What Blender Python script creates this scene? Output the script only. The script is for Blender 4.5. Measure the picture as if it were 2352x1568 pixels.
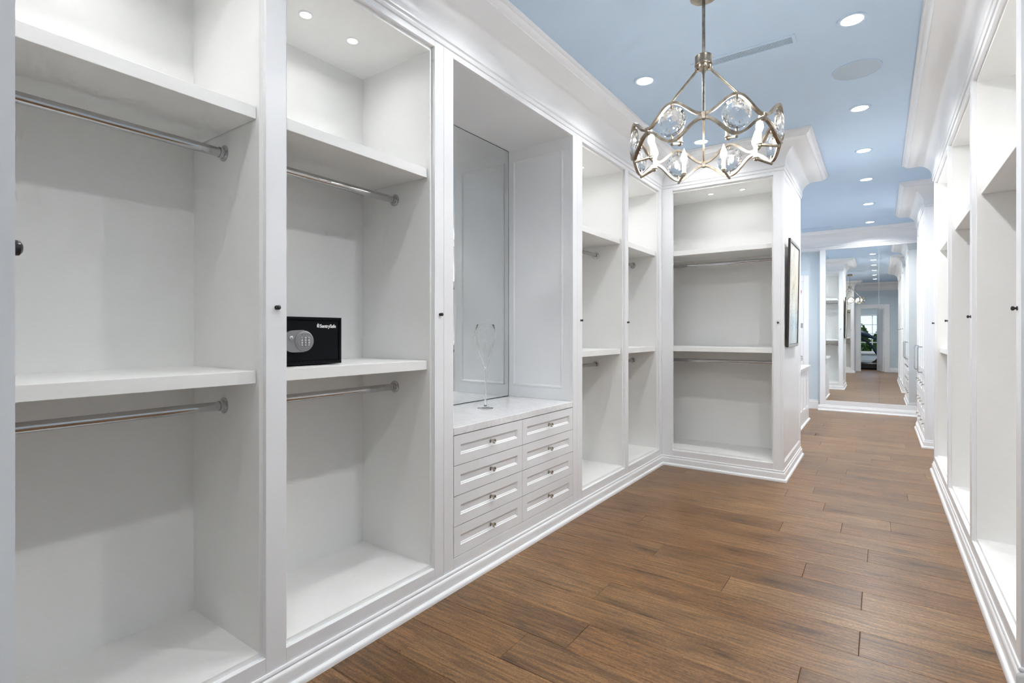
import bpy, bmesh, math, random
from mathutils import Vector, Matrix
random.seed(7)
PI = math.pi
SC = bpy.context.scene
COL = SC.collection
for o in list(bpy.data.objects):
    bpy.data.objects.remove(o)

# ---------------------------------------------------------------- camera, world, exposure
cam_d = bpy.data.cameras.new('camera')
cam_d.sensor_width = 36.0
cam_d.lens = 36.0 * 1189.7 / 2352.0
cam_d.shift_y = -19.5 / 2352.0
cam_d.clip_start = 0.03
cam = bpy.data.objects.new('camera', cam_d)
cam.location = (1.70, 0.0, 1.25)
cam.rotation_euler = (PI / 2, 0, math.radians(35.369))
COL.objects.link(cam)
SC.camera = cam

W = bpy.data.worlds.new('sky')
SC.world = W
W.use_nodes = True
_n = W.node_tree.nodes
_bg = _n['Background']
_sky = _n.new('ShaderNodeTexSky')
_sky.sky_type = 'HOSEK_WILKIE'
_sky.turbidity = 2.0
_sky.ground_albedo = 0.3
_sky.sun_direction = (0.35, 0.55, 0.75)
W.node_tree.links.new(_sky.outputs[0], _bg.inputs[0])
_bg.inputs[1].default_value = 4.0

SC.view_settings.view_transform = 'Standard'
SC.view_settings.look = 'None'
SC.view_settings.gamma = 1.0
SC.view_settings.use_curve_mapping = False
SC.view_settings.exposure = 0.74
SC.cycles.max_bounces = 10
SC.cycles.diffuse_bounces = 5
SC.cycles.glossy_bounces = 4
SC.cycles.transmission_bounces = 8
SC.cycles.transparent_max_bounces = 8
SC.cycles.caustics_reflective = True
SC.cycles.blur_glossy = 1.0
SC.cycles.caustics_refractive = False
SC.cycles.sample_clamp_indirect = 6.0
SC.cycles.adaptive_threshold = 0.15
SC.cycles.adaptive_min_samples = 14

CEIL_W = 5.7     # watts of a downlight in the long row
SIDE_W = 2.9      # watts of a downlight in the short row by the left wardrobes
FAR_W = 10.0      # watts of a downlight past the corner wardrobe
PUCK_W = 0.27       # watts of one cabinet puck light
BULB_E = 62.0      # emission of a candle bulb
ZC = 2.87          # ceiling height
XR = 2.10          # face of the right-hand run
YM = 9.77          # face of the mirrored end wall

# ---------------------------------------------------------------- materials
MATS = {}
def mat(name, color, rough=0.5, metal=0.0, emit=None, strength=0.0, trans=0.0, ior=1.45, spec=None, coat=0.0):
    m = bpy.data.materials.new(name)
    m.use_nodes = True
    b = m.node_tree.nodes['Principled BSDF']
    b.inputs['Base Color'].default_value = (*color, 1)
    b.inputs['Roughness'].default_value = rough
    b.inputs['Metallic'].default_value = metal
    b.inputs['IOR'].default_value = ior
    b.inputs['Transmission Weight'].default_value = trans
    b.inputs['Coat Weight'].default_value = coat
    if spec is not None:
        b.inputs['Specular IOR Level'].default_value = spec
    if emit:
        b.inputs['Emission Color'].default_value = (*emit, 1)
        b.inputs['Emission Strength'].default_value = strength
    MATS[name] = m
    return m

def nodes(m):
    t = m.node_tree
    return t.nodes, t.links, t.nodes['Principled BSDF']

def add_noise_color(m, c1, c2, scale, vec_scale=(1, 1, 1), detail=4, bump=0.0, lo=0.35, hi=0.65, coord='Object'):
    n, l, b = nodes(m)
    tc = n.new('ShaderNodeTexCoord'); mp = n.new('ShaderNodeMapping')
    mp.inputs['Scale'].default_value = vec_scale
    nz = n.new('ShaderNodeTexNoise'); nz.inputs['Scale'].default_value = scale; nz.inputs['Detail'].default_value = detail
    rp = n.new('ShaderNodeValToRGB')
    rp.color_ramp.elements[0].position = lo; rp.color_ramp.elements[0].color = (*c1, 1)
    rp.color_ramp.elements[1].position = hi; rp.color_ramp.elements[1].color = (*c2, 1)
    l.new(tc.outputs[coord], mp.inputs[0]); l.new(mp.outputs[0], nz.inputs['Vector'])
    l.new(nz.outputs['Fac'], rp.inputs[0]); l.new(rp.outputs[0], b.inputs['Base Color'])
    if bump:
        bp = n.new('ShaderNodeBump'); bp.inputs['Strength'].default_value = bump; bp.inputs['Distance'].default_value = 0.002
        l.new(nz.outputs['Fac'], bp.inputs['Height']); l.new(bp.outputs[0], b.inputs['Normal'])
    return m

add_noise_color(mat('paint', (.79, .79, .80), 0.28), (.85, .862, .885), (.865, .877, .898), 3.0)
add_noise_color(mat('melamine', (.76, .76, .745), 0.42), (.865, .867, .857), (.88, .882, .872), 40.0, (1, 1, 6), 3)
add_noise_color(mat('ceiling_paint', (.36, .50, .66), 0.75), (.535, .675, .85), (.555, .695, .865), 1.5)
add_noise_color(mat('wall_paint', (.60, .69, .76), 0.6), (.62, .71, .78), (.645, .73, .80), 2.0)
mat('chrome', (.55, .55, .56), 0.06, 1.0)
mat('dark_metal', (.055, .055, .06), 0.3, 0.7)
mat('nickel', (.55, .54, .50), 0.18, 1.0)
add_noise_color(mat('aged_silver', (.46, .40, .33), 0.34, 1.0), (.24, .20, .16), (.44, .39, .32), 30.0, (1, 1, 1), 4)
mat('mirror', (.90, .925, .925), 0.0, 1.0)
mat('niche_glass', (.80, .82, .82), 0.0, 1.0)
mat('mirror_edge', (.03, .035, .035), 0.4)
mat('gap', (.04, .04, .045), 0.8)
mat('lens', (1, 1, 1), 0.4, emit=(1, .985, .96), strength=14.0)
MATS['lens'].cycles.emission_sampling = 'NONE'
mat('bulb', (1, 1, 1), 0.3, emit=(1, .965, .91), strength=BULB_E)
mat('sleeve', (.80, .77, .70), 0.45)
mat('crystal', (1, 1, 1), 0.0, trans=1.0, ior=1.52)
mat('glass', (1, 1, 1), 0.0, trans=1.0, ior=1.45)
mat('safe_black', (.005, .006, .008), 0.5, spec=.12)
mat('safe_grey', (.30, .30, .31), 0.38, 0.5)
mat('key', (.62, .62, .64), 0.22, 0.8)
mat('white_print', (.85, .85, .85), 0.5)
mat('frame_brown', (.035, .026, .022), 0.4)
mat('frame_silver', (.42, .43, .43), 0.35, 0.4)
mat('plate_grey', (.40, .41, .43), 0.4, 0.3)
mat('red_print', (.62, .12, .12), 0.6)
mat('navy', (.012, .028, .055), 0.35)
mat('black', (.01, .01, .012), 0.45)
mat('grille', (.52, .62, .73), 0.85)
mat('hinge', (.20, .20, .21), 0.35, 0.9)
mat('pane', (1, 1, 1), 0.0, trans=1.0, ior=1.02)
mat('bark', (.12, .08, .05), 0.9)
add_noise_color(mat('leaf', (.10, .17, .03), 0.6), (.05, .10, .015), (.22, .30, .06), 6.0)
add_noise_color(mat('lawn', (.12, .18, .05), 0.9), (.09, .14, .03), (.16, .22, .07), 3.0)

# marble
m = mat('marble', (.82, .82, .83), 0.12)
n, l, b = nodes(m)
tc = n.new('ShaderNodeTexCoord'); mp = n.new('ShaderNodeMapping'); mp.inputs['Scale'].default_value = (3.2, 5.5, 3.5); mp.inputs['Rotation'].default_value = (0, 0, .5)
nz = n.new('ShaderNodeTexNoise'); nz.inputs['Scale'].default_value = 1.6; nz.inputs['Detail'].default_value = 9; nz.inputs['Distortion'].default_value = 1.4
rp = n.new('ShaderNodeValToRGB')
e = rp.color_ramp.elements
e[0].position = .36; e[0].color = (.86, .86, .865, 1)
e[1].position = .64; e[1].color = (.82, .82, .83, 1)
v = e.new(.50); v.color = (.76, .76, .775, 1)
v = e.new(.455); v.color = (.84, .84, .845, 1)
v = e.new(.54); v.color = (.83, .83, .84, 1)
l.new(tc.outputs['Object'], mp.inputs[0]); l.new(mp.outputs[0], nz.inputs['Vector']); l.new(nz.outputs['Fac'], rp.inputs[0]); l.new(rp.outputs[0], b.inputs['Base Color'])

# oak planks
m = mat('oak', (.22, .11, .05), 0.36, spec=.5)
n, l, b = nodes(m)
def N(t, **k):
    x = n.new(t)
    for a, v in k.items(): setattr(x, a, v)
    return x
tc = N('ShaderNodeTexCoord'); oi = N('ShaderNodeObjectInfo')
off = N('ShaderNodeCombineXYZ')
mu1 = N('ShaderNodeMath', operation='MULTIPLY'); mu1.inputs[1].default_value = 91.0
mu2 = N('ShaderNodeMath', operation='MULTIPLY'); mu2.inputs[1].default_value = 37.0
l.new(oi.outputs['Random'], mu1.inputs[0]); l.new(oi.outputs['Random'], mu2.inputs[0])
l.new(mu1.outputs[0], off.inputs[0]); l.new(mu2.outputs[0], off.inputs[1]); l.new(mu1.outputs[0], off.inputs[2])
add = N('ShaderNodeVectorMath', operation='ADD'); l.new(tc.outputs['Object'], add.inputs[0]); l.new(off.outputs[0], add.inputs[1])
def mapped(sc):
    q = N('ShaderNodeMapping'); q.inputs['Scale'].default_value = sc; l.new(add.outputs[0], q.inputs[0]); return q.outputs[0]
def noise(sc, scale, detail, dist=0.0, rough=.5):
    q = N('ShaderNodeTexNoise'); q.inputs['Scale'].default_value = scale; q.inputs['Detail'].default_value = detail
    q.inputs['Distortion'].default_value = dist; q.inputs['Roughness'].default_value = rough
    l.new(mapped(sc), q.inputs['Vector']); return q.outputs['Fac']
def ramp(src, stops):
    q = N('ShaderNodeValToRGB'); el = q.color_ramp.elements
    el[0].position, el[0].color = stops[0][0], (*stops[0][1], 1)
    el[1].position, el[1].color = stops[-1][0], (*stops[-1][1], 1)
    for p_, c_ in stops[1:-1]:
        k = el.new(p_); k.color = (*c_, 1)
    l.new(src, q.inputs[0]); return q.outputs[0]
def mix(a_, b_, fac, mode='MIX'):
    q = N('ShaderNodeMix', data_type='RGBA', blend_type=mode)
    if hasattr(fac, 'is_output'): l.new(fac, q.inputs[0])
    else: q.inputs[0].default_value = fac
    l.new(a_, q.inputs[6]); l.new(b_, q.inputs[7]); return q.outputs[2]
base = ramp(oi.outputs['Random'], [(0, (.158, .082, .033)), (.3, (.226, .123, .052)), (.5, (.190, .095, .037)), (.75, (.208, .110, .044)), (1, (.258, .149, .067))])
mid = ramp(noise((1.3, 5.0, 1), 2.2, 5, .8), [(.26, (.66, .65, .63)), (.5, (1, 1, 1)), (.74, (1.20, 1.18, 1.15))])
c1 = mix(base, mid, .85, 'MULTIPLY')
wv = N('ShaderNodeTexWave', wave_type='BANDS', bands_direction='Y', wave_profile='SAW')
wv.inputs['Scale'].default_value = 5.0; wv.inputs['Distortion'].default_value = 9.0; wv.inputs['Detail'].default_value = 3.0
wv.inputs['Detail Scale'].default_value = 1.1
l.new(mapped((.55, 2.0, 1)), wv.inputs['Vector'])
rings = ramp(wv.outputs['Fac'], [(0, (.60, .57, .54)), (.4, (.98, .98, .98)), (1, (1.16, 1.15, 1.13))])
c2 = mix(c1, rings, .6, 'MULTIPLY')
fine_f = noise((5.0, 84.0, 1), 1.0, 5, .8, .62)
fine = ramp(fine_f, [(.36, (.42, .40, .38)), (.50, (.97, .97, .97)), (.64, (1.55, 1.52, 1.47))])
speck = ramp(noise((45, 150, 1), 2.0, 3, .2), [(.36, (.62, .61, .60)), (.52, (1, 1, 1)), (.68, (1.35, 1.34, 1.32))])
c3 = mix(mix(c2, fine, .62, 'MULTIPLY'), speck, .8, 'MULTIPLY')
vo = N('ShaderNodeTexVoronoi', feature='F1', voronoi_dimensions='2D'); vo.inputs['Scale'].default_value = 1.0
l.new(mapped((1.1, 3.6, 1)), vo.inputs['Vector'])
knot = ramp(vo.outputs['Distance'], [(0, (.10, .085, .07)), (.03, (.22, .19, .17)), (.06, (.60, .57, .54)), (.20, (.88, .87, .86)), (.34, (1, 1, 1))])
c4 = mix(c3, knot, .7, 'MULTIPLY')
l.new(c4, b.inputs['Base Color'])
rr = N('ShaderNodeMapRange'); rr.inputs['To Min'].default_value = .27; rr.inputs['To Max'].default_value = .40
l.new(fine_f, rr.inputs['Value']); l.new(rr.outputs[0], b.inputs['Roughness'])
bp = N('ShaderNodeBump'); bp.inputs['Strength'].default_value = .25; bp.inputs['Distance'].default_value = .0015
l.new(fine_f, bp.inputs['Height']); l.new(bp.outputs[0], b.inputs['Normal'])

# abstract picture
m = mat('artwork', (.8, .78, .7), 0.25)
n, l, b = nodes(m)
tc = N('ShaderNodeTexCoord'); add = N('ShaderNodeVectorMath', operation='ADD'); l.new(tc.outputs['Object'], add.inputs[0]); add.inputs[1].default_value = (3.1, 7.7, 1.3)
sep = N('ShaderNodeSeparateXYZ'); l.new(tc.outputs['Object'], sep.inputs[0])
hgt = N('ShaderNodeMapRange'); hgt.inputs['From Min'].default_value = -.45; hgt.inputs['From Max'].default_value = .45
l.new(sep.outputs['Z'], hgt.inputs['Value'])
grad = ramp(hgt.outputs[0], [(0, (.66, .74, .78)), (.22, (.58, .72, .80)), (.36, (.74, .76, .72)), (.6, (.72, .66, .52)), (1, (.74, .74, .70))])
blot = ramp(noise((3, 3, 1.6), 2.2, 6, .8), [(.35, (.80, .79, .76)), (.6, (1.08, 1.08, 1.08))])
a1 = mix(grad, blot, .9, 'MULTIPLY')
ink = ramp(noise((4.5, 4.5, 2.4), 2.0, 3, 1.8), [(.485, (1, 1, 1)), (.497, (.12, .14, .17)), (.506, (.12, .14, .17)), (.52, (1, 1, 1))])
low = ramp(hgt.outputs[0], [(.12, (0, 0, 0)), (.22, (1, 1, 1)), (.42, (.7, .7, .7)), (.6, (.25, .25, .25))])
a2 = mix(a1, mix(a1, ink, 1.0, 'MULTIPLY'), low)
l.new(a2, b.inputs['Base Color'])

# ---------------------------------------------------------------- mesh helpers
def link(o, parent=None):
    COL.objects.link(o)
    if parent is not None:
        o.parent = parent
    return o

def obj(name, bm, material, parent=None, smooth=False, loc=None):
    me = bpy.data.meshes.new(name)
    bmesh.ops.recalc_face_normals(bm, faces=bm.faces[:])
    bm.to_mesh(me); bm.free()
    if isinstance(material, (list, tuple)):
        for k in material: me.materials.append(MATS[k])
    else:
        me.materials.append(MATS[material])
    if smooth:
        for p in me.polygons: p.use_smooth = True
        if smooth != 'all':
            me.set_sharp_from_angle(angle=math.radians(40))
    o = bpy.data.objects.new(name, me)
    if loc is not None: o.location = loc
    return link(o, parent)

def bx(bm, x0, x1, y0, y1, z0, z1, bev=0.0):
    c = Vector(((x0 + x1) / 2, (y0 + y1) / 2, (z0 + z1) / 2))
    r = bmesh.ops.create_cube(bm, size=1.0)
    for v in r['verts']:
        v.co = Vector((v.co.x * abs(x1 - x0), v.co.y * abs(y1 - y0), v.co.z * abs(z1 - z0))) + c
    if bev > 0:
        es = list({e for v in r['verts'] for e in v.link_edges})
        bmesh.ops.bevel(bm, geom=es, offset=bev, segments=1, affect='EDGES', profile=.5)
    return bm

def box(name, m, parent, x0, x1, y0, y1, z0, z1, bev=0.0, smooth=False):
    return obj(name, bx(bmesh.new(), x0, x1, y0, y1, z0, z1, bev), m, parent, smooth)

def lathe(bm, prof, seg=24, axis='Z', org=(0, 0, 0)):
    """prof: list of (radius, height) turned about an axis through org"""
    org = Vector(org); rings = []
    def P(r, h, a):
        u, v = r * math.cos(a), r * math.sin(a)
        if axis == 'Z': return org + Vector((u, v, h))
        if axis == 'X': return org + Vector((h, u, v))
        return org + Vector((u, h, v))
    for r, h in prof:
        if r < 1e-6: rings.append([bm.verts.new(P(0, h, 0))])
        else: rings.append([bm.verts.new(P(r, h, 2 * PI * i / seg)) for i in range(seg)])
    for a, c in zip(rings, rings[1:]):
        if len(a) == 1 and len(c) == 1: continue
        for i in range(seg):
            j = (i + 1) % seg
            if len(a) == 1: bm.faces.new((a[0], c[i], c[j]))
            elif len(c) == 1: bm.faces.new((a[i], a[j], c[0]))
            else: bm.faces.new((a[i], a[j], c[j], c[i]))
    return bm

def tube(bm, pts, rad, seg=10, closed=False, caps=True):
    """round tube through points; rad a number or list"""
    pts = [Vector(p) for p in pts]; nP = len(pts); rings = []
    up = Vector((0, 0, 1)); prev = None
    for i, p in enumerate(pts):
        if closed: t = pts[(i + 1) % nP] - pts[i - 1]
        else: t = pts[min(i + 1, nP - 1)] - pts[max(i - 1, 0)]
        t.normalize()
        if prev is None:
            a = up if abs(t.z) < .9 else Vector((1, 0, 0))
            u = t.cross(a).normalized()
        else:
            u = (prev - t * prev.dot(t)).normalized()
        prev = u; w = t.cross(u)
        r = rad[i] if isinstance(rad, (list, tuple)) else rad
        rings.append([bm.verts.new(p + (u * math.cos(2 * PI * k / seg) + w * math.sin(2 * PI * k / seg)) * r) for k in range(seg)])
    rng = range(nP if closed else nP - 1)
    for i in rng:
        a, c = rings[i], rings[(i + 1) % nP]
        for k in range(seg):
            j = (k + 1) % seg
            bm.faces.new((a[k], a[j], c[j], c[k]))
    if caps and not closed:
        bm.faces.new(list(reversed(rings[0]))); bm.faces.new(rings[-1])
    return bm

def sweep(bm, path, prof, closed=False):
    """profile (offset to the right of travel, z) along an XY polyline with mitred corners"""
    nP = len(path); pts = [Vector((p[0], p[1])) for p in path]
    def right(d): return Vector((d.y, -d.x))
    rings = []
    for i in range(nP):
        if closed or 0 < i < nP - 1:
            d0 = (pts[i] - pts[i - 1]).normalized(); d1 = (pts[(i + 1) % nP] - pts[i]).normalized()
            r0, r1 = right(d0), right(d1)
            mdir = (r0 + r1) / (1 + r0.dot(r1))
        else:
            d = (pts[1] - pts[0] if i == 0 else pts[-1] - pts[-2]).normalized(); mdir = right(d)
        rings.append([bm.verts.new((pts[i].x + mdir.x * o_, pts[i].y + mdir.y * o_, z_)) for o_, z_ in prof])
    k = len(prof)
    for i in range(nP if closed else nP - 1):
        a, c = rings[i], rings[(i + 1) % nP]
        for j in range(k):
            q = (j + 1) % k
            bm.faces.new((a[j], a[q], c[q], c[j]))
    if not closed:
        bm.faces.new(rings[0]); bm.faces.new(list(reversed(rings[-1])))
    return bm

def ngon_prism(bm, poly, axis, a0, a1):
    """extrude a 2D polygon; axis 'X': poly=(y,z); 'Y': poly=(x,z); 'Z': poly=(x,y)"""
    def P(u, v, w):
        return {'X': (w, u, v), 'Y': (u, w, v), 'Z': (u, v, w)}[axis]
    A = [bm.verts.new(P(u, v, a0)) for u, v in poly]; B = [bm.verts.new(P(u, v, a1)) for u, v in poly]
    bm.faces.new(A); bm.faces.new(list(reversed(B)))
    for i in range(len(poly)):
        j = (i + 1) % len(poly); bm.faces.new((A[i], B[i], B[j], A[j]))
    return bm

def rect_frame(bm, u0, u1, z0, z1, prof, flip=1):
    """mitred moulding round a rectangle in the local u-z plane; prof = (inset from the rectangle edge, depth y)"""
    rings = []
    for i_, y_ in prof:
        rings.append([bm.verts.new((a, y_, c)) for a, c in ((u0 + i_, z0 + i_), (u1 - i_, z0 + i_), (u1 - i_, z1 - i_), (u0 + i_, z1 - i_))])
    for a, c in zip(rings, rings[1:]):
        for k in range(4):
            j = (k + 1) % 4; bm.faces.new((a[k], a[j], c[j], c[k]))
    return rings

def panelled(bm, u0, u1, z0, z1, thick, fw, slope=.012, rec=.009, y0=0.0):
    """a shaker-style front: flat border fw wide, sloped moulding, recessed flat; face at y0, body behind it to y0+thick"""
    A = [bm.verts.new(p) for p in ((u0, y0, z0), (u1, y0, z0), (u1, y0, z1), (u0, y0, z1))]
    B = [bm.verts.new((v.co.x, y0 + thick, v.co.z)) for v in A]
    bm.faces.new(list(reversed(B)))
    for k in range(4):
        j = (k + 1) % 4; bm.faces.new((A[k], B[k], B[j], A[j]))
    prev = A
    for ins, dy in ((fw, 0), (fw + slope * .25, rec * .45), (fw + slope * .55, rec * .5), (fw + slope, rec)):
        R = [bm.verts.new((a, y0 + dy, c)) for a, c in ((u0 + ins, z0 + ins), (u1 - ins, z0 + ins), (u1 - ins, z1 - ins), (u0 + ins, z1 - ins))]
        for k in range(4):
            j = (k + 1) % 4; bm.faces.new((prev[k], prev[j], R[j], R[k]))
        prev = R
    bm.faces.new(prev)
    return bm

def thing(name, label, cat, loc=(0, 0, 0), rotz=0.0, group=None):
    o = bpy.data.objects.new(name, None)
    o.empty_display_size = .1
    o.location = loc; o.rotation_euler = (0, 0, rotz)
    o['label'] = label; o['category'] = cat
    if group: o['group'] = group
    return link(o)

def tag(o, label, cat, group=None):
    o['label'] = label; o['category'] = cat
    if group: o['group'] = group
    return o

def struct(o, label=None):
    o['kind'] = 'structure'
    if label: o['label'] = label
    return o

def copy_tree(o, parent=None):
    c = o.copy(); COL.objects.link(c); c.parent = parent
    for ch in list(o.children): copy_tree(ch, c)
    return c

# ---------------------------------------------------------------- setting: floor of oak planks
floor = struct(link(bpy.data.objects.new('floor', None)), 'brown oak plank floor running the length of the closet')
PW = .2035; Y0 = 2.615
JOINTS = {-4: [.684], -3: [1.46], -2: [.60], -1: [1.633], 0: [1.074], 1: [.66, 1.632], 2: [1.375], 3: [.396], 4: [1.645], 5: [1.18], 6: [1.5],
          7: [1.758], 8: [1.374], 9: [1.105], 11: [1.873], 12: [1.431], 16: [1.276], 17: [1.636], 19: [1.494], 21: [1.45], 22: [1.935]}
FX0, FX1 = -.56, 2.72
row = -24
while Y0 + row * PW < 9.9:
    y0 = Y0 + row * PW; y1 = min(y0 + PW, 9.9)
    if y1 <= -.98: row += 1; continue
    y0 = max(y0, -.98)
    js = JOINTS.get(row)
    if js is None:
        a = random.uniform(.1, 1.5); js = [a]
        if a < 1.0: js.append(a + random.uniform(.9, 1.25))
    xs = [FX0] + js + [FX1]
    for a, c in zip(xs, xs[1:]):
        bm = bmesh.new()
        w, d = (c - a) / 2 - .0006, (y1 - y0) / 2 - .0004
        top = [bm.verts.new((sx * (w - .0018), sy * (d - .0016), 0)) for sx, sy in ((-1, -1), (1, -1), (1, 1), (-1, 1))]
        mid_ = [bm.verts.new((sx * w, sy * d, -.0016)) for sx, sy in ((-1, -1), (1, -1), (1, 1), (-1, 1))]
        bot = [bm.verts.new((v.co.x, v.co.y, -.02)) for v in mid_]
        bm.faces.new(top); bm.faces.new(list(reversed(bot)))
        for A, B in ((top, mid_), (mid_, bot)):
            for k in range(4):
                j = (k + 1) % 4; bm.faces.new((A[k], B[k], B[j], A[j]))
        obj('plank', bm, 'oak', floor, loc=((a + c) / 2, (y0 + y1) / 2, 0))
    row += 1
box('subfloor', 'gap', floor, FX0, FX1, -.98, 9.9, -.06, -.0202)

# ceiling, walls
struct(box('ceiling', 'ceiling_paint', None, -.70, 2.84, -.98, 10.0, ZC, ZC + .1), 'pale blue painted ceiling')
struct(box('wall_left', 'wall_paint', None, -.68, -.56, -.98, 10.0, 0, ZC), 'pale blue wall behind the left wardrobes')
struct(box('wall_right', 'wall_paint', None, 2.72, 2.84, -.98, 10.0, 0, ZC), 'pale blue wall behind the right wardrobes')
struct(box('wall_end', 'wall_paint', None, -.56, 2.72, 9.9, 10.0, 0, ZC), 'pale blue end wall around the mirrors')
DX0, DX1, DZ = 1.18, 1.84, 2.05        # doorway behind the camera
bm = bmesh.new()
bx(bm, -.56, DX0, -.98, -.86, 0, ZC); bx(bm, DX1, 2.72, -.98, -.86, 0, ZC); bx(bm, DX0, DX1, -.98, -.86, DZ, ZC)
struct(obj('wall_back', bm, 'wall_paint'), 'pale blue wall with the open doorway')

# crown moulding: one mitred loop
cove = []
for i in range(0, 11):
    a = PI / 2 * i / 10
    cove.append((.014 + .166 * (1 - math.cos(a)), 2.672 + .146 * math.sin(a)))
CROWN = [(-.004, 2.618), (.006, 2.622), (.010, 2.632), (.010, 2.640), (.005, 2.644), (.014, 2.650), (.016, 2.660), (.014, 2.670)] + cove[1:] + \
        [(.186, 2.820), (.188, 2.826), (.198, 2.832), (.208, 2.842), (.212, 2.850), (.222, 2.852), (.226, 2.858), (.226, ZC), (-.004, ZC)]
LOOP = [(1.041, -.86), (1.041, .127), (0, .127), (0, 4.87), (1.041, 4.87), (1.041, 6.03), (-.56, 6.03), (-.56, YM), (2.72, YM),
        (2.72, 8.64), (XR, 8.64), (XR, 7.19), (2.72, 7.19), (2.72, 6.03), (XR, 6.03), (XR, 2.49), (2.72, 2.49), (2.72, -.86)]
struct(obj('trim_1', sweep(bmesh.new(), LOOP, CROWN, True), 'paint', None, True), 'white cove crown moulding around the ceiling')

BASE = [(-.004, .090), (.004, .090), (.007, .086), (.007, .079), (.003, .076), (.010, .072), (.013, .066), (.014, .060), (.014, .024), (.020, .023), (.026, .017), (.028, .010), (.028, 0), (-.004, 0)]
struct(obj('baseboard_left', sweep(bmesh.new(), [(1.041, -.842), (1.041, .127), (0, .127), (0, 4.87), (1.041, 4.87), (1.041, 6.03), (-.558, 6.03)], BASE), 'paint', None, True), 'white stepped baseboard under the left wardrobes')
struct(obj('baseboard_right', sweep(bmesh.new(), [(2.718, 6.03), (XR, 6.03), (XR, 2.49), (2.718, 2.49)], BASE), 'paint', None, True), 'white stepped baseboard under the right wardrobes')
struct(obj('baseboard_far_right', sweep(bmesh.new(), [(2.718, 8.64), (XR, 8.64), (XR, 7.19), (2.718, 7.19)], BASE), 'paint', None, True), 'white baseboard round the tall drawer cabinet')
struct(obj('baseboard_end', sweep(bmesh.new(), [(.88, YM), (2.71, YM)], BASE), 'paint', None, True), 'white baseboard under the end mirrors')
WB = [(-.002, .150), (.008, .148), (.010, .14), (.006, .13), (.012, .124), (.014, .118), (.014, 0), (-.002, 0)]
struct(obj('baseboard_niche', sweep(bmesh.new(), [(-.55, 9.9), (.88, 9.9)], WB), 'paint', None, True), 'white baseboard on the blue end wall')
bm = bmesh.new(); sweep(bm, [(DX0 - .125, -.86), (1.072, -.86)], WB); sweep(bm, [(2.70, -.86), (DX1 + .125, -.86)], WB)
struct(obj('baseboard_back', sweep(bmesh.new(), [(2.70, -.86), (DX1 + .125, -.86)], WB), 'paint', None, True), 'white baseboard beside the doorway')
bm.free()

# mirrored end wall: white frame (setting) and two mirror sheets (things)
bm = bmesh.new()
bx(bm, .906, .987, YM, 9.9, .0, 2.70, .002)
bx(bm, -.555, 2.715, YM + .001, 9.9, 2.592, ZC - .001)
bx(bm, .987, 2.715, YM, 9.9, .0, .165, .002)
bx(bm, .987, 2.715, YM + .014, 9.9, .165, 2.592)
struct(obj('trim_2', bm, 'paint'), 'white frame around the end mirrors')
for nm, a, c, lab in (('mirror_panel', .9885, 1.6895, 'wide frameless end-wall mirror reflecting the doorway and window'), ('mirror_panel', 1.6925, 2.66, 'second frameless end-wall mirror next to the tall drawer cabinet')):
    t = thing(nm, lab, 'mirror', (a, YM + .0135, .1665))
    box('backing', 'mirror_edge', t, 0, c - a, -.003, 0, 0, 2.4235)
    box('silvered_face', 'mirror', t, .001, c - a - .001, -.0036, -.0030, .001, 2.4225)

# ---------------------------------------------------------------- lamps
def area(parent, z, size, watts, color=(1.0, .995, .982), spread=180):
    d = bpy.data.lights.new('lamp', 'AREA'); d.shape = 'DISK'; d.size = size; d.energy = watts; d.color = color; d.spread = math.radians(spread)
    o = bpy.data.objects.new('lamp', d); o.location = (0, 0, z); link(o, parent); return o

def downlight(name, label, x, y, z, ring, lens, watts, group, spread=150):
    t = thing(name, label, 'light', (x, y, z), 0, group)
    bm = lathe(bmesh.new(), [(lens, 0), (lens, -.002), (lens + (ring - lens) * .35, -.005), (ring, -.003), (ring, 0)], 32)
    obj('trim_ring', bm, 'paint' if name == 'puck_light' else 'ceiling_paint', t, True)
    obj('lens', lathe(bmesh.new(), [(0, -.0015), (lens, -.0015)], 32), 'lens', t)
    area(t, -.004, lens * 1.9, watts, spread=spread)
    return t

ORD = ['second', 'third', 'fourth', 'fifth', 'sixth']
rowY = [3.205, 4.50, 5.56, 6.62, 7.89, 9.20]
downlight('recessed_light', 'largest and brightest ceiling downlight, between the air vent and the right crown', 1.584, rowY[0], ZC, .068, .050, CEIL_W, 'ceiling downlights')
for k, y in enumerate(rowY[1:]):
    downlight('recessed_light', f'{ORD[k]} ceiling downlight of the long row, counted from the round speaker side' if k < 4 else 'last small ceiling downlight of the long row, just before the end mirrors', 1.584, y, ZC, .068, .050, CEIL_W if y < 5 else FAR_W, 'ceiling downlights')
downlight('recessed_light', 'ceiling downlight beside the chandelier, near the left crown moulding', .468, 3.21, ZC, .068, .050, SIDE_W, 'ceiling downlights')
downlight('recessed_light', 'ceiling downlight seen through the chandelier, near the corner wardrobe', .465, 4.51, ZC, .068, .050, SIDE_W, 'ceiling downlights')
for x, y, s in ((1.584, 1.90, 'right row, close to the camera'), (1.584, .60, 'right row, nearest the doorway'), (.468, 1.90, 'left row, above the safe wardrobe'), (.468, .62, 'left row, nearest the doorway')):
    downlight('recessed_light', f'ceiling downlight overhead in the {s}', x, y, ZC, .068, .050, CEIL_W * 1.15 if x > 1 else SIDE_W, 'ceiling downlights')

for y, s in ((7.2, 'nearer the corner wardrobe'), (8.7, 'nearer the end wall')):  # two fill lights added out of view to brighten the far alcove
    downlight('recessed_light', f'unseen fill light added over the low cabinet alcove, {s}', .15, y, ZC, .068, .050, FAR_W * .8, 'ceiling downlights')
downlight('recessed_light', 'unseen fill light added in the exercise room beyond the doorway', 1.5, -2.0, 2.75, .068, .050, 18.0, 'ceiling downlights')  # added fill, hidden from view, lifts the dark room behind the doorway
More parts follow.
